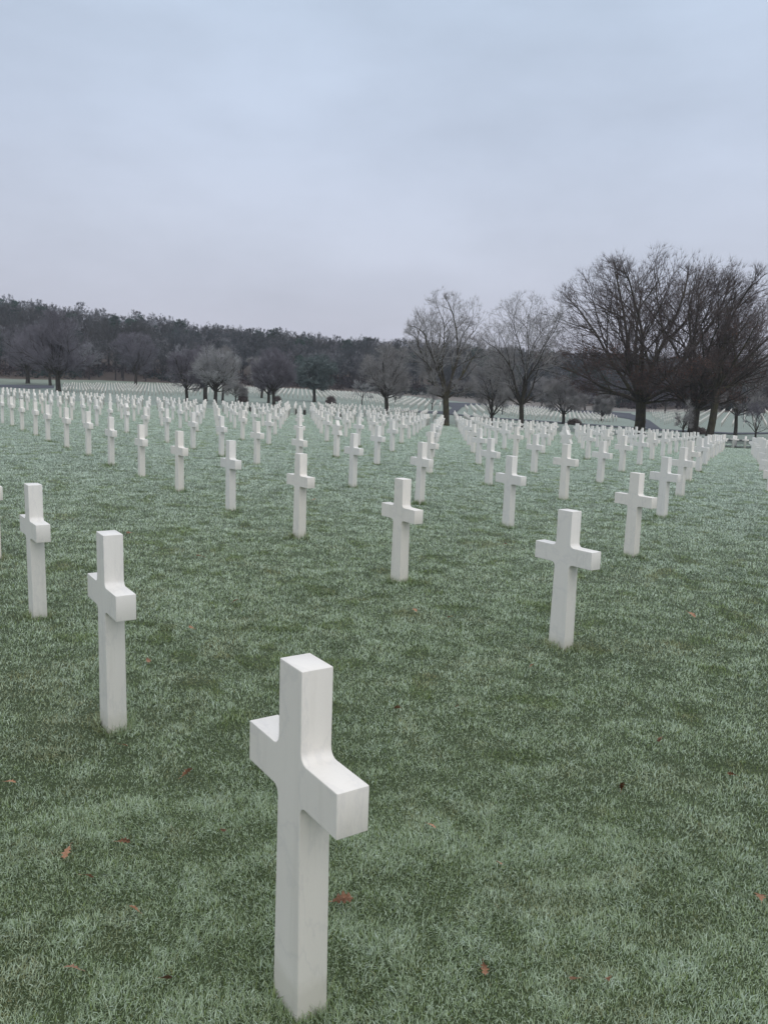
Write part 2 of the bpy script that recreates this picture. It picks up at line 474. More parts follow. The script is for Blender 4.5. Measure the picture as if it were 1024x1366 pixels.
# the rest: remaining near field and the far plots -> one mesh of simple crosses
def simple_cross():
    P = [(-.078, -.1), (.078, -.1), (.07, .61), (.267, .61), (.267, .745), (.068, .745), (.068, 1), (-.068, 1), (-.068, .745), (-.267, .745), (-.267, .61), (-.07, .61)]
    n = len(P); V = np.array([(x, -.048, z) for x, z in P] + [(x, .048, z) for x, z in P])
    Q = [(k, k + n, (k + 1) % n + n, (k + 1) % n) for k in range(n)]
    for o in (0, n):
        for q in ((0, 1, 2, 11), (11, 2, 5, 8), (2, 3, 4, 5), (8, 9, 10, 11), (8, 5, 6, 7)):
            Q.append(tuple(a + o for a in (q if o == 0 else q[::-1])))
    return V, np.array(Q)
SV, SQ = simple_cross()
pos = [(t[3], t[4]) for t in extra if t[0] < 84]
# far plots as outlines of feet in the field
def plot(poly):
    P = [ground_at(u, v) for u, v in poly]
    xs = [p[0] for p in P]; ys = [p[1] for p in P]; out = []
    def inside(x, y):
        c = False; n = len(P)
        for k in range(n):
            (x1, y1), (x2, y2) = P[k], P[(k + 1) % n]
            if (y1 > y) != (y2 > y) and x < (x2 - x1) * (y - y1) / (y2 - y1) + x1: c = not c
        return c
    for j in range(-60, 160):
        for i in range(-140, 160):
            x = OX + (i + .3) * VAX + (j + .4) * VBX; y = OY + (i + .3) * VAY + (j + .4) * VBY
            if min(xs) < x < max(xs) and min(ys) < y < max(ys) and inside(x, y): out.append((x, y))
    return out
plots = [
    [(84, 515.5), (200, 515), (300, 517.5), (380, 521.5), (470, 526), (560, 534.5), (590, 540), (598, 544), (590, 547), (540, 545.5), (470, 537.5), (400, 532), (330, 528.5), (250, 529), (84, 526)],
    [(370, 544), (460, 546.5), (540, 552), (592, 555.5), (592, 563), (540, 560), (460, 556), (370, 553)],
    [(602, 556), (650, 561), (650, 570), (602, 566)],
    [(612, 548), (628, 543.5), (700, 545), (760, 551.5), (812, 556), (828, 562), (800, 566), (740, 562), (690, 558), (640, 554)],
    [(866, 552.5), (905, 549.5), (1120, 548.5), (1180, 571), (1000, 571), (925, 569), (888, 568), (872, 560)],
]
for pl in plots: n_before = len(pos); pos += plot(pl)
N_LAST = (n_before, len(pos))
pos += [at_u(983, 71), at_u(986, 74), at_u(999, 72)]
print('far crosses', len(pos))
pos = np.array(pos); N = len(pos); pz = terr(pos[:, 0], pos[:, 1], False)
a = ANG0 + RNG.normal(0, .02, N); a[N_LAST[0]:N_LAST[1]] -= 1.0; ca, sa = np.cos(a)[:, None], np.sin(a)[:, None]
X = pos[:, :1] + SV[None, :, 0] * ca - SV[None, :, 1] * sa; Y = pos[:, 1:] + SV[None, :, 0] * sa + SV[None, :, 1] * ca; Z = pz[:, None] + SV[None, :, 2] + RNG.normal(0, .012, N)[:, None]
V = np.stack([X, Y, Z], -1).reshape(-1, 3); Q = (SQ[None] + (np.arange(N) * len(SV))[:, None, None]).reshape(-1, 4)
o = link('distant_grave_crosses', mesh_np('distant_grave_crosses', V, [Q]), M_MARBLE_FAR)
tag(o, 'hundreds of tiny white crosses in the far plots beyond the main field', 'grave markers', 'rows of white marble crosses', 'stuff')
#@@GRASS
def build_grass():
    r0, rho0 = 3.4, 25000.
    half = .60
    # N(r): density falls as (r0/r)^2
    bands = []
    n1 = int(rho0 * 2.0 * half * (r0 ** 2 - 1.25 ** 2)); r1 = np.sqrt(RNG.uniform(1.25 ** 2, r0 ** 2, n1))
    rmax = 84.; q_ = .3; X_ = (rmax / r0) ** q_ - 1; n2 = int(rho0 * 2 * half * r0 ** 2 * X_ / q_); r2 = r0 * (1 + RNG.uniform(0, X_, n2)) ** (1 / q_)
    r = np.concatenate([r1, r2]); th = RNG.uniform(-half, half, len(r))
    x = r * np.sin(th); y = r * np.cos(th); sc_ = np.maximum(1, r / r0)
    # the lawn goes on beside the viewer: a margin round the near field
    ne = 2100000; ex = RNG.uniform(-9, 9, ne); ey = RNG.uniform(-1.6, 8, ne); half_w = np.maximum(ey, 0) * math.tan(half)
    over = np.abs(ex) - half_w; ok = (over < 2.4) & ((over > 0) | (ex ** 2 + ey ** 2 < 1.25 ** 2)); ex, ey = ex[ok], ey[ok]
    x = np.concatenate([x, ex]); y = np.concatenate([y, ey]); n_margin = len(ex)
    # taller unmown tufts around the feet of the stones
    tx = []; 
    for fx, fy, fa, fr in foot:
        if fr > 32: continue
        k = int(620 * min(1, (7 / max(fr, 3)) ** 1.2)); q = RNG.uniform(0, 2 * math.pi, k); e = 1 + RNG.exponential(.28, k)
        lx = .085 * e * np.cos(q) * 1.05; ly = .062 * e * np.sin(q) * 1.1
        tx.append(np.column_stack([fx + lx * math.cos(fa) - ly * math.sin(fa), fy + lx * math.sin(fa) + ly * math.cos(fa)]))
    tx = np.concatenate(tx); tall = np.concatenate([np.zeros(len(x)), np.ones(len(tx))])
    x = np.concatenate([x, tx[:, 0]]); y = np.concatenate([y, tx[:, 1]]); r = np.hypot(x, y); sc_ = np.maximum(1, r / r0)
    keep = np.ones(len(x), bool)
    for fx, fy, fa, fr in foot:
        if fr > 20: continue
        dx = x - fx; dy = y - fy; lx = dx * math.cos(fa) + dy * math.sin(fa); ly = -dx * math.sin(fa) + dy * math.cos(fa)
        keep &= ~((np.abs(lx) < .083) & (np.abs(ly) < .054))
    # thin bare spots
    bare = fbm(x * 1.1, y * 1.1, 70, 3)
    keep &= ~((bare < .24) & (RNG.uniform(0, 1, len(x)) < .25) & (tall < .5))
    x, y, r, sc_, tall = x[keep], y[keep], r[keep], sc_[keep], tall[keep]; n = len(x)
    print('blades', n)
    z = terr(x, y)
    clump = fbm(x * 10.5, y * 10.5, 20, 3); patch = fbm(x * .8, y * .8, 40, 3); big = fbm(x * .16, y * .16, 50, 3)
    # clumps lie over in the same direction
    lay = fbm(x * 2.6, y * 2.6, 30, 2) * 4 * math.pi + fbm(x * 9, y * 9, 33, 2) * 3
    ang = lay + RNG.normal(0, 1.7, n)
    L = (.018 + .013 * smooth(.3, .72, clump)) * RNG.uniform(.5, 1.35, n) * (1 + 1.2 * tall) * (1 + .25 * smooth(3.4, 7, r)) * (1 + .25 * np.minimum(sc_ - 1, 4) / 4)
    lean = np.clip(RNG.normal(.72, .30, n) + .3 * (clump - .5), .05, 1.3)
    wd = RNG.uniform(.0014, .0027, n) * sc_ ** .84
    wd = np.where((np.abs(x) > np.maximum(y, 0) * math.tan(half)) & (r < 15), wd * 1.5, wd)
    dx, dy = np.cos(ang), np.sin(ang); px, py = -dy, dx
    a1 = lean * .55; a2 = lean * 1.4
    h1 = L * .5
    def pt(l0, ax_, base): return base + np.column_stack([dx * l0 * np.sin(ax_), dy * l0 * np.sin(ax_), l0 * np.cos(ax_)])
    B = np.column_stack([x, y, z - .006]); M1 = pt(h1, a1, B); T1 = pt(L * .55, a2, M1)
    w3 = np.column_stack([px, py, RNG.normal(0, .3, n)]) * wd[:, None] * .5
    V = np.empty((n, 5, 3), np.float32); V[:, 0] = B - w3; V[:, 1] = B + w3; V[:, 2] = M1 + w3 * .85; V[:, 3] = M1 - w3 * .85; V[:, 4] = T1
    b = np.arange(n)[:, None] * 5
    me = mesh_np('grass', V.reshape(-1, 3), [b + np.array([[0, 1, 2, 3]]), b + np.array([[3, 2, 4]])])
    me.polygons.foreach_set('use_smooth', np.ones(2 * n, bool))
    # colour: green in sheltered spots, frost everywhere else, straw here and there
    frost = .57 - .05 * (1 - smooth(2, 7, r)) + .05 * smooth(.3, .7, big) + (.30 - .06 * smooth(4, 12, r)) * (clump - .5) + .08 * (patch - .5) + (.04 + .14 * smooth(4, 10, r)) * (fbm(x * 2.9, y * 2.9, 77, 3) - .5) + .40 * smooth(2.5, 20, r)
    hole = 1.3 * smooth(.66, .73, fbm(x * 3.9, y * 3.9, 90, 2)) * smooth(2.5, 5, r); frost = frost * (1 - .6 * np.minimum(hole, 1))
    frost = frost * (1 - .45 * tall)  # unmown tufts are darker green; their tone also deepens contact shade at the feet
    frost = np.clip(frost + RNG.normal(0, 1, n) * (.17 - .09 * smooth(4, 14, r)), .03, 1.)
    under = RNG.uniform(0, 1, n) < .29 - .22 * smooth(5, 20, r); frost = np.where(under, frost * RNG.uniform(.0, .55, n), frost)
    straw = np.clip(.7 * smooth(.64, .8, fbm(x * 1.9, y * 1.9, 60, 3)) + .5 * smooth(.62, .8, fbm(x * 6, y * 6, 61, 2)) + .6 * (RNG.uniform(0, 1, n) < .09), 0, .9) * RNG.uniform(.3, 1, n)
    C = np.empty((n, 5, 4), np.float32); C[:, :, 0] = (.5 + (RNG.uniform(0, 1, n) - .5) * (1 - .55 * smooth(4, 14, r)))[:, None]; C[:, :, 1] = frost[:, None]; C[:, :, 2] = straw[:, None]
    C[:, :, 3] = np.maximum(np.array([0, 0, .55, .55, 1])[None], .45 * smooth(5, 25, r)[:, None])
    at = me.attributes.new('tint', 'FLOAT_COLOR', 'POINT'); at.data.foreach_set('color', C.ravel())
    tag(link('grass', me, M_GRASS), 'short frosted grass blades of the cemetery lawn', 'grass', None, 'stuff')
build_grass()

# ------------------------------------------------------------------ trees
class Tubes:
    """collects polylines (all of the same point count per bucket) and makes tapered tubes in one go"""
    def __init__(s): s.b = {}
    def add(s, pts, rad, sides): s.b.setdefault((len(pts), sides), []).append((pts, rad))
    def arrays(s):
        V = []; Q = []; off = 0
        for (n, k), L in s.b.items():
            P = np.array([l[0] for l in L], float); R = np.array([l[1] for l in L], float)
            T = np.empty_like(P); T[:, 1:-1] = P[:, 2:] - P[:, :-2]; T[:, 0] = P[:, 1] - P[:, 0]; T[:, -1] = P[:, -1] - P[:, -2]
            T /= np.linalg.norm(T, axis=2, keepdims=True) + 1e-9
            ref = np.where(np.abs(T[:, :1, 2:3]) > .8, np.array([[[1., 0, 0]]]), np.array([[[0., 0, 1]]])); ref = np.broadcast_to(ref, T.shape)
            A = np.cross(T, ref); A /= np.linalg.norm(A, axis=2, keepdims=True) + 1e-9; Bn = np.cross(T, A)
            an = np.arange(k) * 2 * math.pi / k
            ring = P[:, :, None] + R[:, :, None, None] * (A[:, :, None] * np.cos(an)[None, None, :, None] + Bn[:, :, None] * np.sin(an)[None, None, :, None])
            m_ = len(L); V.append(ring.reshape(-1, 3))
            idx = np.arange(m_ * n * k).reshape(m_, n, k) + off; nx = np.roll(idx, -1, axis=2)
            Q.append(np.stack([idx[:, :-1], nx[:, :-1], nx[:, 1:], idx[:, 1:]], -1).reshape(-1, 4)); off += m_ * n * k
        return np.concatenate(V), np.concatenate(Q)

def norm(v):
    l = math.sqrt(v[0] ** 2 + v[1] ** 2 + v[2] ** 2) + 1e-9; return (v[0] / l, v[1] / l, v[2] / l)

def grow_tree(seed, H, R, trunk_r, fork=.16, nl=8, counts=(7, 6, 5, 4), up=.25, cz=.55, low=True, droop=0., lean=(0, 0), thick=.012, limbs=None, wander=.16, minel=8, flat=1.0, tips=3, lumpy=1., fill=1.):
    """returns (trunk tubes, crown tubes, list of twig tips). Envelope: ellipsoid of radius R around the axis, H tall."""
    rn = random.Random(seed); TT = Tubes(); CT = Tubes(); ends = []
    c = (lean[0] * .6, lean[1] * .6, H * cz); rad = (R, R * flat, H * (1 - cz) * 1.02); radlow = H * cz * .72
    def reach(p, d):
        # distance to the envelope along d
        rz = rad[2] if d[2] > -.05 and p[2] > c[2] - .1 or d[2] > .3 else radlow
        q = ((p[0] - c[0]) / rad[0], (p[1] - c[1]) / rad[1], (p[2] - c[2]) / rz); e = (d[0] / rad[0], d[1] / rad[1], d[2] / rz)
        A = sum(k * k for k in e); B = 2 * sum(k * l for k, l in zip(q, e)); C_ = sum(k * k for k in q) - 1
        D = B * B - 4 * A * C_
        if D <= 0: return 0.35
        az = math.atan2(p[1] + d[1] * 2, p[0] + d[0] * 2); lump = 1 - lumpy * (.18 - .13 * math.sin(az * 3 + seed) - .12 * math.sin(az * 7 + d[2] * 9 + seed * 2))
        return max((-B + math.sqrt(D)) / (2 * A) * lump, .3)
    def path(p, d, L, n, wob, upt):
        pts = [p]; s = L / (n - 1)
        for k in range(n - 1):
            d = norm((d[0] + rn.gauss(0, wob), d[1] + rn.gauss(0, wob), d[2] + rn.gauss(0, wob) + upt - droop * k * .3))
            p = (p[0] + d[0] * s, p[1] + d[1] * s, max(p[2] + d[2] * s, .5)); pts.append(p)
        return pts
    def tang(pts, k):
        a = pts[max(k - 1, 0)]; b = pts[min(k + 1, len(pts) - 1)]; return norm((b[0] - a[0], b[1] - a[1], b[2] - a[2]))
    def side(t, ang):
        # direction at angle ang from t, random roll
        v = (rn.gauss(0, 1), rn.gauss(0, 1), rn.gauss(0, .7)); dt = sum(a * b for a, b in zip(v, t)); v = norm(tuple(a - b * dt for a, b in zip(v, t)))
        return norm(tuple(a * math.cos(ang) + b * math.sin(ang) for a, b in zip(t, v)))
    npts = (9, 8, 6, 4, 3) if len(counts) > 2 else (9, 5, 3, 3, 3); sides = (8, 6, 4, 3, 3) if len(counts) > 2 else (8, 4, 3, 3, 3)
    def branch(p, d, L, r, lev):
        n = npts[min(lev, 4)]
        pts = path(p, d, L, n, wander * (.7 if lev < 2 else 1), up * (.10 if lev < 3 else .05))
        rend = max(r * (.28 if lev < 3 else .45), thick * .6)
        rr = [r + (rend - r) * (k / (n - 1)) ** .8 for k in range(n)]
        (TT if lev <= (2 if len(counts) > 2 else 1) else CT).add(pts, rr, sides[min(lev, 4)])
        if lev - 1 >= len(counts):
            ends.append((pts[-1], pts[-2])); return
        m_ = counts[lev - 1]; m_ = max(1, int(m_ * rn.uniform(.75, 1.3) + .5))
        for q in range(m_):
            f = (.22 if lev == 1 else .15) + (.85 if lev == 1 else .88) * (q + rn.random()) / m_ * .93
            x_ = min(f, .999) * (n - 1); k = int(x_); w = x_ - k
            b = tuple(pts[k][e] * (1 - w) + pts[k + 1][e] * w for e in range(3))
            t = tang(pts, k); d2 = side(t, math.radians(rn.uniform(22, 52)))
            d2 = norm((d2[0], d2[1], d2[2] + up * .5))
            rh = reach(b, d2)
            base_len = fill * L * (.58 if lev == 1 else .55) * (1.15 - .6 * f)
            l2 = min(rh * rn.uniform(.55, 1.0), base_len * rn.uniform(.6, 1.3) + .15)
            r2 = max(min(rr[k] * .62, (l2 / max(L, .1)) * r * .9 + thick * .3), thick)
            if l2 > .12 and (rh > .05 * H or len(counts) < 3 or H < 6): branch(b, d2, l2, r2, lev + 1)
        # the leader carries on with a small fork
        for q in range(2 if len(counts) > 2 else 1):
            t = tang(pts, n - 1); d2 = side(t, math.radians(rn.uniform(8, 26))); rh = reach(pts[-1], d2)
            if rh > .06 * H and lev < 4: branch(pts[-1], d2, min(rh * rn.uniform(.5, .95), L * .45), rend, lev + 1)
            elif q == 0: ends.append((pts[-1], pts[-2]))
    fh = H * fork
    tp = []
    n = 8
    for k in range(n):
        f = k / (n - 1); tp.append((lean[0] * f * .25 + math.sin(f * 3 + seed) * .04 * fh * f, lean[1] * f * .25, -.35 + (fh + .35) * f))
    rr = [trunk_r * (1 + .55 * math.exp(-k * 1.3)) * (1 - .12 * k / (n - 1)) for k in range(n)]
    TT.add(tp, rr, 12)
    top = tp[-1]
    if limbs is None:
        limbs = []
        for q in range(nl):
            el = minel + (88 - minel) * ((q + rn.random() * .8) / nl) ** .8
            limbs.append((q * 137.5 + rn.uniform(-20, 20), el, rn.uniform(.8, 1.0)))
    for q, (azd, el, rf) in enumerate(limbs):
        a_, e_ = math.radians(azd), math.radians(el)
        d = (math.cos(a_) * math.cos(e_), math.sin(a_) * math.cos(e_), math.sin(e_))
        f = 1 - .30 * (1 - el / 90) * rn.random(); b = tuple(tp[-1][e] * f + tp[-3][e] * (1 - f) for e in range(3))
        L = reach(b, d) * rf * .9
        branch(b, d, L, trunk_r * (.32 + .24 * el / 90) * rn.uniform(.85, 1.1), 1)
    return TT, CT, ends

def needle_quads(pts, size, rnd, n_each, spread, squash=.5):
    """leaf-like triangles scattered round the points"""
    P = np.repeat(np.array(pts, float), n_each, axis=0); n = len(P)
    P = P + rnd.normal(0, 1, (n, 3)) * np.array([spread, spread, spread * squash])
    a = rnd.normal(0, 1, (n, 3)); a /= np.linalg.norm(a, axis=1, keepdims=True); b = rnd.normal(0, 1, (n, 3)); b -= a * (a * b).sum(1, keepdims=True); b /= np.linalg.norm(b, axis=1, keepdims=True)
    s = size * rnd.uniform(.6, 1.4, (n, 1)); V = np.stack([P - a * s, P + b * s * .45, P + a * s, P - b * s * .45], 1).reshape(-1, 3)
    return V, np.arange(n * 4).reshape(-1, 4)

def spray(ends, seed, n, length, width, ang=.5):
    """fine end twigs: thin tapering slips fanning out of every branch end"""
    rn = np.random.default_rng(seed); E = np.array([e[0] for e in ends], float); D = E - np.array([e[1] for e in ends], float)
    D /= np.linalg.norm(D, axis=1, keepdims=True) + 1e-9; E = np.repeat(E - D * length * .3, n, axis=0); D = np.repeat(D, n, axis=0); m_ = len(E)
    d = D + rn.normal(0, ang, (m_, 3)) + np.array([0, 0, .25]); d /= np.linalg.norm(d, axis=1, keepdims=True)
    w = np.cross(d, rn.normal(0, 1, (m_, 3))); w /= np.linalg.norm(w, axis=1, keepdims=True) + 1e-9; L = length * rn.uniform(.5, 1.4, (m_, 1)); b0 = E - d * L * .0
    mid = b0 + d * L * .5 + rn.normal(0, .05, (m_, 3)) * L
    V = np.stack([b0 - w * width * .5, b0 + w * width * .5, mid + w * width * .35, mid - w * width * .35, mid + d * L * .5 + np.array([0, 0, .06]) * L], 1).reshape(-1, 3)
    b = np.arange(m_)[:, None] * 5
    return V, b + np.array([[0, 1, 2, 3]]), b + np.array([[3, 2, 4]])

def add_tree(name, label, cat, xy, barkm, twigm, group=None, leaves=0, rz=0., leafm=None, leafsize=.07, tree=None, leafz=None, tw=(6, .42, .012), **kw):
    x, y = xy; root = empty(name, (x, y, gz(x, y)), rz); tag(root, label, cat, group)
    TT, CT, ends = tree or grow_tree(**kw)
    V, Q = TT.arrays(); link('trunk', mesh_np('trunk', V, [Q], True), barkm, root)
    V, Q = CT.arrays(); V2, A2, B2 = spray(ends, len(ends), *tw); c = link('crown', mesh_np('crown', np.concatenate([V, V2]), [Q, A2 + len(V), B2 + len(V)], True), twigm, root)
    ends = [e[0] for e in ends]
    if leaves:
        e = [p for p in ends if leafz is None or leafz[0] < p[2] < leafz[1]]
        rr = np.random.default_rng(len(ends)); idx = rr.integers(0, len(e), leaves)
        V, Q = needle_quads([e[k] for k in idx], leafsize, rr, 3, .25)
        link('leaves', mesh_np('leaves', V, [Q]), leafm or M_BRLEAF, c)
    return root, len(Q)

GT = 'bare winter trees along the far edge of the field'
def base(u, v, r=None): return at_u(u, r, v) if r else ground_at(u, v)
# two big oaks and the conical companion
add_tree('oak_tree', 'biggest bare oak, wide dark fan of branches above the right-hand crosses', 'tree', at_u(852, 95, 574), M_BARKM, M_TWIG, GT, leaves=1300, leafz=(4.2, 9.5), leafsize=.085,
         seed=7, lumpy=.2, fill=1.25, H=20.4, R=12.6, trunk_r=.60, fork=.175, cz=.50, counts=(8, 6, 4), up=.07, tw=(8, .7, .013), thick=.010, wander=.115, minel=14,
         limbs=[(176, 22, .98), (168, 44, .98), (190, 60, .95), (110, 66, .95), (250, 62, .95), (25, 76, 1.), (-10, 55, .96), (5, 33, .9), (-4, 12, .62), (130, 24, .75), (240, 26, .75), (310, 30, .8), (50, 38, .8)])
add_tree('oak_tree', 'second big dark bare oak beside the largest tree, leaning limbs to the right', 'tree', at_u(922, 90, 577), M_BARK, M_TWIG, GT, leaves=1000, leafz=(3.8, 8), leafsize=.08,
         seed=21, lumpy=.25, fill=1.2, H=18.4, R=9.6, trunk_r=.54, fork=.17, cz=.50, counts=(7, 5, 4), up=.08, tw=(7, .7, .013), thick=.010, wander=.12, minel=16, lean=(1.2, 0),
         limbs=[(0, 40, 1.), (10, 60, 1.), (-20, 52, 1.), (60, 76, .97), (165, 66, .9), (185, 40, .62), (270, 60, .9), (90, 40, .85), (330, 28, .95), (25, 20, .85), (200, 20, .6), (250, 30, .8), (300, 75, .95)])
add_tree('oak_tree', 'mossy slanting trunk with narrow dense crown at the right of the oaks', 'tree', at_u(944, 86, 580), M_BARKM, M_TWIG, GT, leaves=300, leafz=(5, 12),
         seed=33, H=15.2, R=4.6, trunk_r=.36, fork=.34, cz=.60, counts=(5, 5, 3), up=.12, tw=(6, .6, .014), thick=.010, nl=9, minel=5, lean=(2.6, 0), wander=.1)
# the pale pair left of them
add_tree('ash_tree', 'tall slender bare tree with pale frosted twigs, left of the biggest oak', 'tree', at_u(694, 84, 572), M_BARK, M_TWIGP, GT,
         seed=45, H=14.2, R=5.2, trunk_r=.26, fork=.17, cz=.60, counts=(6, 5, 4), up=.15, tw=(5, .42, .012), thick=.008, wander=.19, minel=35,
         limbs=[(176, 48, 1.), (185, 66, 1.), (60, 80, 1.), (5, 66, 1.), (-8, 50, .97), (100, 62, .9), (260, 60, .9), (300, 78, 1.), (150, 78, 1.), (180, 26, .75), (0, 28, .7)])
add_tree('ash_tree', 'bare tree with forked trunk and low sweeping left limb, end of centre lane', 'tree', at_u(594, 77, 569), M_BARKM, M_TWIGP, GT,
         seed=52, H=13.2, R=4.8, trunk_r=.31, fork=.20, cz=.60, counts=(6, 5, 4), up=.14, tw=(5, .42, .012), thick=.008, wander=.20, minel=30,
         limbs=[(180, 38, 1.), (178, 62, 1.), (196, 55, .95), (120, 72, .9), (10, 76, 1.), (-14, 66, 1.), (20, 60, .8), (60, 70, .9), (250, 66, .85), (0, 26, .5), (184, 20, .8)])
add_tree('apple_tree', 'low bare tree with several stems between the two pale tall trees', 'tree', at_u(655, 92, 561), M_BARK, M_TWIGP, GT,
         seed=61, H=8.2, R=3.3, trunk_r=.22, fork=.12, cz=.58, counts=(5, 5, 3), up=.3, thick=.011, minel=30, nl=9)
add_tree('apple_tree', 'bushy dark-stemmed tree with pale crown left of the forked tree', 'tree', at_u(515, 96, 556), M_BARK, M_TWIGP, GT,
         seed=64, H=8.8, R=3.7, trunk_r=.25, fork=.24, cz=.62, counts=(6, 5, 3), up=.15, thick=.012, minel=15, nl=12)
add_tree('maple_tree', 'violet-grey bare tree standing left of the layered frosted conifer', 'tree', at_u(365, 112, 541), M_BARK, M_TWIGV, GT,
         seed=71, H=9.0, R=3.6, trunk_r=.24, fork=.22, cz=.60, counts=(7, 5, 3), up=.3, thick=.014, minel=20, nl=13)
add_tree('cedar_tree', 'frosted greenish layered tree with single trunk before the woods', 'tree', at_u(419, 150, 533), M_BARK, M_CEDAR, GT, leaves=3600, leafm=M_CEDAR, leafsize=.13,
         seed=77, H=9.2, R=4.4, trunk_r=.3, fork=.3, cz=.62, counts=(7, 5, 4), up=.02, thick=.02, minel=2, nl=16, droop=.06)
add_tree('plum_tree', 'rounded frost-pale tree, broadest of the left-hand clump', 'tree', at_u(287, 108, 536), M_BARK, M_TWIGF, GT,
         seed=81, H=7.6, R=3.9, trunk_r=.26, fork=.22, cz=.58, counts=(6, 5, 3), up=.14, tw=(4, .4, .012), thick=.013, minel=8, nl=14)
add_tree('plum_tree', 'dark twisted small tree at the left end of the clump', 'tree', at_u(249, 112, 533), M_BARK, M_TWIGV, GT,
         seed=83, H=6.9, R=3.3, trunk_r=.22, fork=.24, cz=.58, counts=(6, 5, 3), up=.1, thick=.014, minel=5, nl=11)
add_tree('plum_tree', 'dark stout trunk in the middle of the left-hand clump', 'tree', at_u(274, 122, 534), M_BARK, M_TWIGV, GT,
         seed=85, H=8.5, R=3.6, trunk_r=.32, fork=.25, cz=.6, counts=(6, 5, 3), up=.2, thick=.014, minel=15, nl=11)
add_tree('plum_tree', 'slim straight trunk at the right end of the clump', 'tree', at_u(297, 126, 534), M_BARK, M_TWIGP, GT,
         seed=87, H=8.4, R=2.9, trunk_r=.18, fork=.35, cz=.62, counts=(5, 5, 3), up=.25, thick=.014, minel=15, nl=10)
add_tree('plum_tree', 'tiny spreading bare tree beside the round brown bush', 'tree', at_u(314, 117, 536), M_BARK, M_TWIGP, GT,
         seed=88, H=2.9, R=2.2, trunk_r=.10, fork=.3, cz=.6, counts=(5, 3, 2), up=.1, thick=.014, minel=5, nl=9)
add_tree('maple_tree', 'broad grey bare tree behind the far left crosses', 'tree', at_u(78, 148, 519), M_BARK, M_TWIGV, GT,
         seed=91, H=13.6, R=7.8, trunk_r=.42, fork=.2, cz=.56, counts=(7, 6, 4), up=.28, thick=.018, minel=8, nl=16)
add_tree('maple_tree', 'grey bare tree with dark trunk above the left far plot', 'tree', at_u(181, 205, 514), M_BARK, M_TWIGV, GT,
         seed=93, H=13.5, R=6.6, trunk_r=.35, fork=.22, cz=.58, counts=(7, 6, 5), up=.25, thick=.02, minel=8, nl=14)
add_tree('maple_tree', 'dark trunk left of the broad grey tree, by the left road', 'tree', at_u(37, 200, 509), M_BARK, M_TWIGV, GT,
         seed=95, H=14, R=7, trunk_r=.45, fork=.22, cz=.58, counts=(7, 6, 5), up=.2, thick=.022, minel=8, nl=14)
add_tree('maple_tree', 'thin dark trunk just behind the broad grey tree', 'tree', at_u(67, 190, 512), M_BARK, M_TWIGV, GT,
         seed=97, H=12, R=5.5, trunk_r=.32, fork=.22, cz=.58, counts=(6, 6, 5), up=.2, thick=.022, minel=8, nl=12)
for k, (u, r, v, H, R, lab) in enumerate([
        (349, 158, 529, 8.5, 3.6, 'short grey tree just left of the violet-grey one'), (358, 128, 536, 6.5, 2.6, 'slim dark tree touching the violet-grey one'),
        (751, 120, 562, 6.8, 4.0, 'spreading pale tree under the left limbs of the biggest oak'), (803, 150, 556, 5.0, 2.0, 'small sapling in front of the right-hand road'),
        (780, 215, 544, 9.5, 4.6, 'mid-size grey tree at the edge of the wood, left of the biggest oak'),
        (483, 150, 529, 4.6, 2.6, 'small frosted sapling on the green band in the middle'), (576, 150, 541, 3.6, 3.0, 'low dark sapling inside the road loop'),
        (527, 160, 533, 4.2, 1.8, 'thin sapling left of the low dark sapling'), (911, 84, 573, 4.0, 1.0, 'slender young stem beside the second big oak'),
        (981, 118, 571, 13.5, 5.2, 'straight dark trunk before the rows of the right far plot'), (1008, 88, 579, 4.3, 2.9, 'small bare forked tree by the thin path at far right'),
        (670, 150, 547, 4.0, 1.6, 'thin sapling right of the low several-stemmed tree'), (722, 230, 545, 8.5, 3.8, 'dim grey tree before the wood, right of the slender pale tree'),
        (887, 230, 545, 9.0, 4.0, 'dim grey tree between the two big oaks, at the wood edge')]):
    small = H < 5
    add_tree('young_tree' if small else 'bare_tree', lab, 'tree', at_u(u, r, v), M_BARK, [M_TWIGP, M_TWIGV, M_TWIGP, M_TWIGP, M_TWIGV, M_TWIGF][k % 6], GT,
             seed=200 + k, H=H, R=R, trunk_r=.10 if small else .24, fork=.2 if not small else .28, cz=.6, counts=(3, 2, 2) if small else (5, 5, 3), tw=(3, .4, .010) if small else (6, .6, .02), up=.25, thick=.012 + r * .00005, minel=15, nl=7 if small else 10)

# round brown bushes
def bush(label, xy, R, Hh, seed):
    rn = np.random.default_rng(seed); n = 500; x, y = xy
    root = empty('bush', (x, y, gz(x, y))); tag(root, label, 'bush', 'small bushes beyond the field')
    T = Tubes(); tipz = []
    for k in range(n):
        a, e = rn.uniform(0, 2 * math.pi), math.acos(rn.uniform(0, 1)); L = rn.uniform(.8, 1.03)
        tip = (R * L * math.cos(a) * math.sin(e), R * L * math.sin(a) * math.sin(e), .1 + Hh * L * math.cos(e)); b0 = (tip[0] * .15, tip[1] * .15, 0)
        mid = (tip[0] * .55 + rn.normal(0, .05), tip[1] * .55 + rn.normal(0, .05), tip[2] * .5 + .05)
        T.add([b0, mid, tip], [.02, .016, .01], 3)
        if k % 2: tipz.append(tip)
    V, Q = T.arrays(); link('stems', mesh_np('stems', V, [Q]), M_BUSH, root)
    V, Q = needle_quads(tipz, .07, rn, 6, .1, 1); link('crown', mesh_np('crown', V, [Q]), M_BUSH, root)
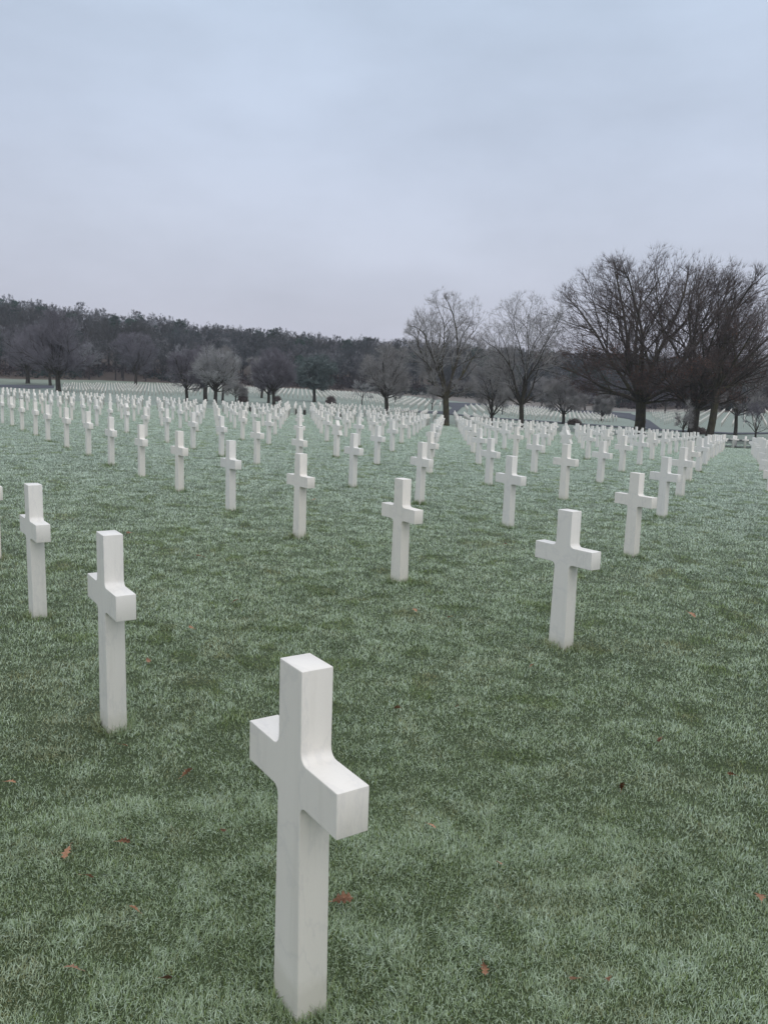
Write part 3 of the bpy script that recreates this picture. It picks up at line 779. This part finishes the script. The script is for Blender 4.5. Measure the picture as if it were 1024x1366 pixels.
for k, (u, r, v, R, Hh, lab) in enumerate([(441, 145, 534, .95, 1.25, 'round brown bush right of the layered frosted tree'), (324, 125, 529, .8, 1.3, 'round brown bush beside the tiny spreading tree'),
        (370, 140, 532, .6, .8, 'low brown bush right of the violet-grey tree'), (766, 118, 563, .95, .7, 'low grey bush beneath the spreading pale tree'),
        (933, 112, 571, .85, .75, 'grey-pink bush between the second oak and the mossy trunk'), (854, 150, 565, .8, .7, 'small bush where the right-hand road bends')]):
    bush(lab, at_u(u, r, v), R, Hh, k)
# unidentified small dark objects at the lane ends, modelled as leafy blocks
for k, (u, v, lab) in enumerate([(394, 555, 'small black object left of the centre-left lane end'), (406, 556, 'small black object right of the centre-left lane end'), (453, 561, 'tiny black object showing between crosses, left of centre'),
        (334, 550, 'small black object behind the left crosses'), (694, 577, 'tiny black object under the slender pale tree')]):
    x, y = at_u(u, 79 if k != 4 else 78, v); rn = np.random.default_rng(k + 40)
    root = empty('dark_object', (x, y, gz(x, y))); tag(root, lab, 'shrub', 'small dark objects at the lane ends')
    bm = bmesh.new(); bmesh.ops.create_icosphere(bm, subdivisions=3, radius=1)
    for v_ in bm.verts:
        c = v_.co; s = 1 / max(abs(c.x), abs(c.y), abs(c.z)); f = .45 + .55 * (1 - 1 / s) ; c2 = c * (s * .8 + .2) * .8
        v_.co = (c2.x * .15, c2.y * .15, .27 + c2.z * .26); v_.co += Vector(rn.normal(0, .008, 3))
    me = bpy.data.meshes.new('foliage'); bm.to_mesh(me); bm.free(); link('foliage', me, M_TWIG, root)
    V, Q = needle_quads([tuple(v_.co) for v_ in me.vertices], .03, rn, 3, .02, 1); link('leaves', mesh_np('leaves', V, [Q]), M_PINE, root)
#@@FOREST
# ------------------------------------------------------------------ woods on the hill: merged prototypes
def proto_bare(seed, H, R):
    TT, CT, ends = grow_tree(seed, H, R, .22, fork=.3, nl=9, counts=(4, 4), up=.22, cz=.60, thick=.035, minel=20, wander=.14)
    V1, Q1 = TT.arrays(); V2, Q2 = CT.arrays(); V3, A3, B3 = spray(ends, seed, 14, .95, .045, .95)
    return [(V1, Q1, 0), (V2, Q2, 1), (V3, A3, 3)]
def proto_pine(seed, H, R):
    rn = np.random.default_rng(seed); T = Tubes(); T.add([(0, 0, -.5), (.1, 0, H * .5), (0, .1, H * .97)], [.28, .2, .06], 6); cl = []
    for k in range(46):
        z = H * (.38 + .6 * k / 46); a = rn.uniform(0, 6.28); l = R * (1 - ((z / H - .6) / .45) ** 2 * .75) * rn.uniform(.55, 1.05) if z / H > .3 else R * .5
        T.add([(0, 0, z), (math.cos(a) * l * .5, math.sin(a) * l * .5, z + .35), (math.cos(a) * l, math.sin(a) * l, z + .3)], [.07, .05, .03], 3)
        for f in (.5, .7, .85, 1.0): cl.append((math.cos(a) * l * f, math.sin(a) * l * f, z + .35 + rn.normal(0, .15)))
    V, Q = T.arrays(); Vn, Qn = needle_quads(cl, .30, rn, 11, .48, .45)
    return [(V, Q, 0), (Vn, Qn, 2)]
protos = [proto_bare(300 + k, 14.5, 4.7 + .5 * (k % 3)) for k in range(5)]
pines = [proto_pine(400 + k, 15.5, 3.2 + .4 * k) for k in range(2)]
def build_forest():
    rn = np.random.default_rng(77); pts = []
    sp0 = 6.2
    r = 264.
    while r < 430:
        half = .56; n = int(2 * half * r / sp0)
        for k in range(n):
            az = -half + 2 * half * (k + rn.uniform(-.1, 1.1)) / n; rr = r + rn.uniform(-2.6, 2.6); pts.append((rr, az))
        r += 5.6 if r < 300 else 8.5
        sp0 = 6.0 if r < 300 else 6.6
    VV = []; QQ = []; CC = []; off = 0
    print('forest', len(pts))
    for rr, az in pts:
        x, y = rr * math.sin(az), rr * math.cos(az); z = gz(x, y)
        big = float(fbm(x * .025, y * .025, 5, 2)); pine = rn.uniform() < (.05 + .30 * max(0, big - .62) * 5)
        P = pines[rn.integers(2)] if pine else protos[rn.integers(5)]
        s = rn.uniform(.88, 1.08) * (.84 + .32 * float(fbm(x * .045, y * .045, 27, 2))) * (1.0 if rr > 285 else .85) * (.82 if pine else 1); a = rn.uniform(0, 6.28); c_, s_ = math.cos(a) * s, math.sin(a) * s; sz = s * rn.uniform(.9, 1.1)
        hue = min(max((float(fbm(x * .03, y * .03, 25, 2)) - .35) * 2.2, 0), 1) * .7 + .3 * rn.uniform(); g = rn.uniform(.65, 1.4)
        tw = np.array([.072, .082, .086]) * g * (1 - .3 * hue) + np.array([.032, .018, .006]) * hue
        if rn.uniform() < (.4 if rr < 285 else .12): tw = np.array([.19, .19, .20]) * g
        cols = {0: np.array([.036, .032, .030]), 1: tw * .8, 3: tw, 2: np.array([.034, .066, .046]) * g}
        for V, Q, kind in P:
            W = np.empty_like(V); W[:, 0] = x + V[:, 0] * c_ - V[:, 1] * s_; W[:, 1] = y + V[:, 0] * s_ + V[:, 1] * c_; W[:, 2] = z + V[:, 2] * sz
            VV.append(W.astype(np.float32)); QQ.append(Q + off); off += len(V)
            C = np.empty((len(V), 4), np.float32); C[:, :3] = cols[kind] * (1 if kind != 2 else 1); C[:, 3] = 1
            if kind == 2: C[:, :3] *= np.repeat(rn.uniform(.6, 1.6, len(V) // 4), 4)[:, None]
            CC.append(C)
    V = np.concatenate(VV); Q = np.concatenate(QQ); C = np.concatenate(CC); print('forest faces', len(Q))
    me = mesh_np('woodland', V, [Q]); at = me.attributes.new('tint', 'FLOAT_COLOR', 'POINT'); at.data.foreach_set('color', C.ravel())
    tag(link('woodland', me, M_FOREST), 'bare grey-violet winter wood covering the hillside behind the cemetery', 'woodland', None, 'stuff')
build_forest()
# scrub of brambles and low growth under the first trees
def scrub():
    rn = np.random.default_rng(8); n = 9000; az = rn.uniform(-.56, .56, n); r = rn.uniform(261, 292, n); x = r * np.sin(az); y = r * np.cos(az)
    k = fbm(x * .08, y * .08, 15, 2) > .42; x, y = x[k], y[k]; h = rn.uniform(.2, 2.4, len(x)) * fbm(x * .2, y * .2, 17, 2) * 1.6; P = np.column_stack([x, y, terr(x, y, False) + h])
    V, Q = needle_quads(P, .45, rn, 4, .6, .7)
    me = mesh_np('undergrowth', V, [Q]); C = np.empty((len(V), 4), np.float32); q = rn.uniform(0, 1, len(V) // 4)
    g = (fbm(V[::4, 0] * .05, V[::4, 1] * .05, 19, 2) > .5)[:, None]
    col = np.where(g, np.array([[.022, .034, .028]]), np.array([[.055, .040, .038]])) * (.6 + .8 * q[:, None]); C[:, :3] = np.repeat(col, 4, axis=0); C[:, 3] = 1
    at = me.attributes.new('tint', 'FLOAT_COLOR', 'POINT'); at.data.foreach_set('color', C.ravel())
    tag(link('undergrowth', me, M_FOREST), 'dark brambles and low scrub along the foot of the wood', 'undergrowth', None, 'stuff')
scrub()
# pines that stand out of the wood
PL = [(240, 345, 'dark green pine rising above the wood, left of centre'), (95, 330, 'green pine inside the wood above the broad grey tree'), (18, 335, 'dark pine on the wood skyline at the far left'),
      (55, 350, 'pine on the skyline right of the leftmost pine'), (345, 350, 'green pine in the wood behind the violet-grey tree'), (308, 390, 'small pointed pine top on the skyline'),
      (365, 340, 'dusky pine right of the green one, behind the violet-grey tree'), (462, 320, 'dark pine in the wood above the middle plot'), (490, 360, 'bushy pine on the skyline left of the low pale tree'),
      (640, 330, 'dark pine between the two tall pale trees'), (735, 330, 'green pine behind the left limbs of the biggest oak'), (1005, 320, 'dark pine at the right edge behind the oaks')]
for k, (u, r, lab) in enumerate(PL):
    x, y = at_u(u, r, 460); root = empty('pine_tree', (x, y, gz(x, y)), k * 1.3); s = [1.0, .9, .95, .92, .9, .82][k % 6]; root.scale = (s * 1.15, s * 1.15, s)
    tag(root, lab, 'tree', 'pines standing out of the wood')
    P = pines[k % 2]
    link('trunk', mesh_np('trunk', P[0][0], [P[0][1]]), M_BARK, root); link('crown', mesh_np('crown', P[1][0], [P[1][1]]), M_PINE, root)

# ------------------------------------------------------------------ fallen oak leaves
def leaf_mesh(seed):
    rn = random.Random(seed); bm = bmesh.new(); n = 26; L = .085
    up, lo = [], []
    for k in range(n + 1):
        t = k / n; w = .022 * math.sin(math.pi * min(1, t * 1.02)) ** .7 * (1 + .42 * math.sin(t * math.pi * 8)) * (.7 + .6 * t)
        if k in (0, n): w = .001
        up.append((t * L, w)); lo.append((t * L, -w * rn.uniform(.85, 1.1)))
    curl = rn.uniform(.3, 1.1); tw = rn.uniform(-.4, .4)
    def P(x, y):
        return (x - L / 2, y, .006 + curl * 5 * y * y + .012 * math.sin(x / L * 3.1) * curl + tw * (x - L / 2) * y * 8)
    mid = [bm.verts.new(P(a, 0)) for a, _ in up]; U = [bm.verts.new(P(a, b)) for a, b in up]; Lw = [bm.verts.new(P(a, b)) for a, b in lo]
    for k in range(n):
        bm.faces.new((mid[k], mid[k + 1], U[k + 1], U[k])); bm.faces.new((Lw[k], Lw[k + 1], mid[k + 1], mid[k]))
    bmesh.ops.solidify(bm, geom=bm.faces, thickness=.0006); bmesh.ops.recalc_face_normals(bm, faces=bm.faces)
    blade = bpy.data.meshes.new('blade'); bm.to_mesh(blade); bm.free()
    T = Tubes(); T.add([P(0, 0), (-L / 2 - .012, .001, .007), (-L / 2 - .025, .004, .004)], [.0011, .0009, .0008], 5); V, Q = T.arrays()
    stalk = mesh_np('stalk', V, [Q], True)
    blade.materials.append(M_LEAF); stalk.materials.append(M_LEAF); return blade, stalk
LM = [leaf_mesh(k) for k in range(5)]
LV = [(457, 1201, 1.1, 'oak leaf lying right of the largest cross foot, largest of all'), (90, 1141, .8, 'rust-brown leaf upper of the pair at the lower left'), (116, 1173, .75, 'curled rust leaf lower of the pair at the lower left'),
      (178, 1217, .6, 'small upright brown leaf at the lower left'), (165, 1126, .75, 'folded brown leaf between the largest cross and the left edge'), (645, 1294, .6, 'pinkish leaf upright in the grass near the bottom edge'),
      (766, 1310, .7, 'pale tan leaf near the bottom edge, left of a twin'), (812, 1310, .55, 'narrow brown leaf near the bottom edge, right of the tan one'), (665, 1155, .6, 'tan leaf alone in the lower middle of the lawn'),
      (1013, 1201, .9, 'red-brown leaf at the right edge of the lawn'), (922, 822, 1.1, 'large brown leaf behind the cream-tinged cross, to its right'), (250, 1031, .9, 'long orange leaf left of the largest cross'),
      (14, 1048, .7, 'rusty leaf at the left edge'), (297, 1112, .6, 'small tan leaf just left of the largest cross shaft'), (172, 713, 1.3, 'dark curled leaf just right of the second largest cross top'),
      (610, 945, .7, 'orange leaf fragment in mid lawn, right of the largest cross top'), (530, 947, .8, 'brown leaf in mid lawn, right of the largest cross top'), (830, 1051, .7, 'dark leaf in the right-hand lawn'),
      (575, 1102, .6, 'dark brown leaf right of the largest cross arm'), (975, 1036, .7, 'tan leaf in the lawn near the right edge'), (197, 882, .8, 'orange leaf beside the second largest cross shaft'),
      (165, 997, .6, 'brown leaf right below the second largest cross foot'), (600, 825, .9, 'small red leaf left of the cream-tinged cross'), (553, 814, .9, 'dark leaf below the tallest middle cross'),
      (255, 842, 1., 'brown leaf in mid lawn right of the second largest cross'), (315, 802, 1., 'dark leaf on the lawn below the left-centre crosses'), (266, 742, 1.2, 'rusty leaf on the lawn far left of centre'),
      (420, 668, 1.5, 'brown leaf between the left-centre crosses'), (675, 728, 1.2, 'small brown leaf under the right-centre crosses'), (880, 990, .6, 'dark leaf right of the cream-tinged cross foot'),
      (710, 890, .8, 'reddish leaf just left of the cream-tinged cross foot'), (222, 1310, .5, 'dark leaf scrap near the bottom left'), (95, 1300, .8, 'dark rotting leaf at the bottom left')]
for k, (u, v, s, lab) in enumerate(LV):
    x, y = ground_at(u, v, .028); root = empty('fallen_leaf', (x, y, gz(x, y, True) + .034), random.uniform(0, 6.28)); root.rotation_euler = (random.uniform(-.5, .5), random.uniform(-.5, .5), random.uniform(0, 6.28)) if k else (.25, -.1, .15); root.scale = (s * .82,) * 3
    tag(root, lab, 'leaf', 'fallen oak leaves scattered on the lawn')
    for nm, me in zip(('blade', 'stalk'), LM[k % 5]):
        o = bpy.data.objects.new(nm, me); COL.objects.link(o); o.parent = root

# ------------------------------------------------------------------ air, sky and light
HAZE = 0.0003
if HAZE:
    bm = bmesh.new(); bmesh.ops.create_cube(bm, size=1)
    for v_ in bm.verts: v_.co = (v_.co.x * 1100, v_.co.y * 1100, 19 + v_.co.z * 60)
    me = bpy.data.meshes.new('haze'); bm.to_mesh(me); bm.free()
    hm = bpy.data.materials.new('haze'); hm.use_nodes = True; hm.node_tree.nodes.clear()
    pv = hm.node_tree.nodes.new('ShaderNodeVolumePrincipled'); ou = hm.node_tree.nodes.new('ShaderNodeOutputMaterial')
    pv.inputs['Color'].default_value = (.84, .90, 1, 1); pv.inputs['Density'].default_value = HAZE
    hm.node_tree.links.new(pv.outputs[0], ou.inputs['Volume'])
    tag(link('haze', me, hm), 'thin cold mist lying over the field and the wood', 'haze', None, 'stuff')

wd = bpy.data.worlds.new('World'); sc.world = wd; wd.use_nodes = True; nt = wd.node_tree; nt.nodes.clear()
L_ = nt.links.new
def nn(t, **k):
    n = nt.nodes.new(t)
    for a_, b_ in k.items():
        if a_ in n.inputs: n.inputs[a_].default_value = b_
        else: setattr(n, a_, b_)
    return n
EL, AZ = math.radians(36), math.radians(158)
sky = nn('ShaderNodeTexSky', sky_type='NISHITA', sun_disc=False); sky.sun_elevation = EL; sky.sun_rotation = AZ
bg1 = nn('ShaderNodeBackground', Strength=.05); L_(sky.outputs[0], bg1.inputs[0])
tc = nn('ShaderNodeTexCoord'); sep = nn('ShaderNodeSeparateXYZ'); L_(tc.outputs['Generated'], sep.inputs[0])
rp = nn('ShaderNodeValToRGB'); el = rp.color_ramp.elements
stops = [(0., (.48, .48, .58)), (.08, (.54, .555, .65)), (.16, (.54, .58, .685)), (.28, (.525, .595, .725)), (.42, (.52, .615, .76)), (.62, (.92, .98, 1.10)), (1., (1.35, 1.38, 1.46))]
while len(el) < len(stops): el.new(.5)
for e, (p_, c_) in zip(el, stops): e.position = p_; e.color = c_ + (1,)
L_(sep.outputs[2], rp.inputs[0])
mp = nn('ShaderNodeMapping'); mp.inputs['Scale'].default_value = (1.2, 1.2, 3.2); L_(tc.outputs['Generated'], mp.inputs[0])
nz = nn('ShaderNodeTexNoise', Scale=1.35, Detail=6., Roughness=.55); L_(mp.outputs[0], nz.inputs['Vector'])
cr2 = nn('ShaderNodeMapRange'); cr2.inputs['From Min'].default_value = .3; cr2.inputs['From Max'].default_value = .7; cr2.inputs['To Min'].default_value = .80; cr2.inputs['To Max'].default_value = 1.10; L_(nz.outputs['Fac'], cr2.inputs['Value'])
mm = nn('ShaderNodeVectorMath', operation='SCALE'); L_(rp.outputs[0], mm.inputs[0]); L_(cr2.outputs[0], mm.inputs['Scale'])
bg2 = nn('ShaderNodeBackground', Strength=1.0); L_(mm.outputs[0], bg2.inputs[0])
mx = nn('ShaderNodeMixShader', Fac=.92); L_(bg1.outputs[0], mx.inputs[1]); L_(bg2.outputs[0], mx.inputs[2])
wo = nn('ShaderNodeOutputWorld'); L_(mx.outputs[0], wo.inputs[0])
sd = bpy.data.lights.new('sun', 'SUN'); sd.energy = .65; sd.angle = math.radians(50); sd.color = (1, .93, .84)
so = bpy.data.objects.new('sun', sd); COL.objects.link(so)
d = Vector((math.sin(AZ) * math.cos(EL), math.cos(AZ) * math.cos(EL), math.sin(EL)))
so.rotation_euler = d.to_track_quat('Z', 'Y').to_euler()
sky.sun_rotation = math.atan2(d.x, d.y)

sc.view_settings.view_transform = 'Standard'; sc.view_settings.look = 'None'; sc.view_settings.exposure = 0.15; sc.view_settings.gamma = 1
sc.render.engine = 'CYCLES'
sc.cycles.max_bounces = 5; sc.cycles.diffuse_bounces = 3; sc.cycles.volume_bounces = 0
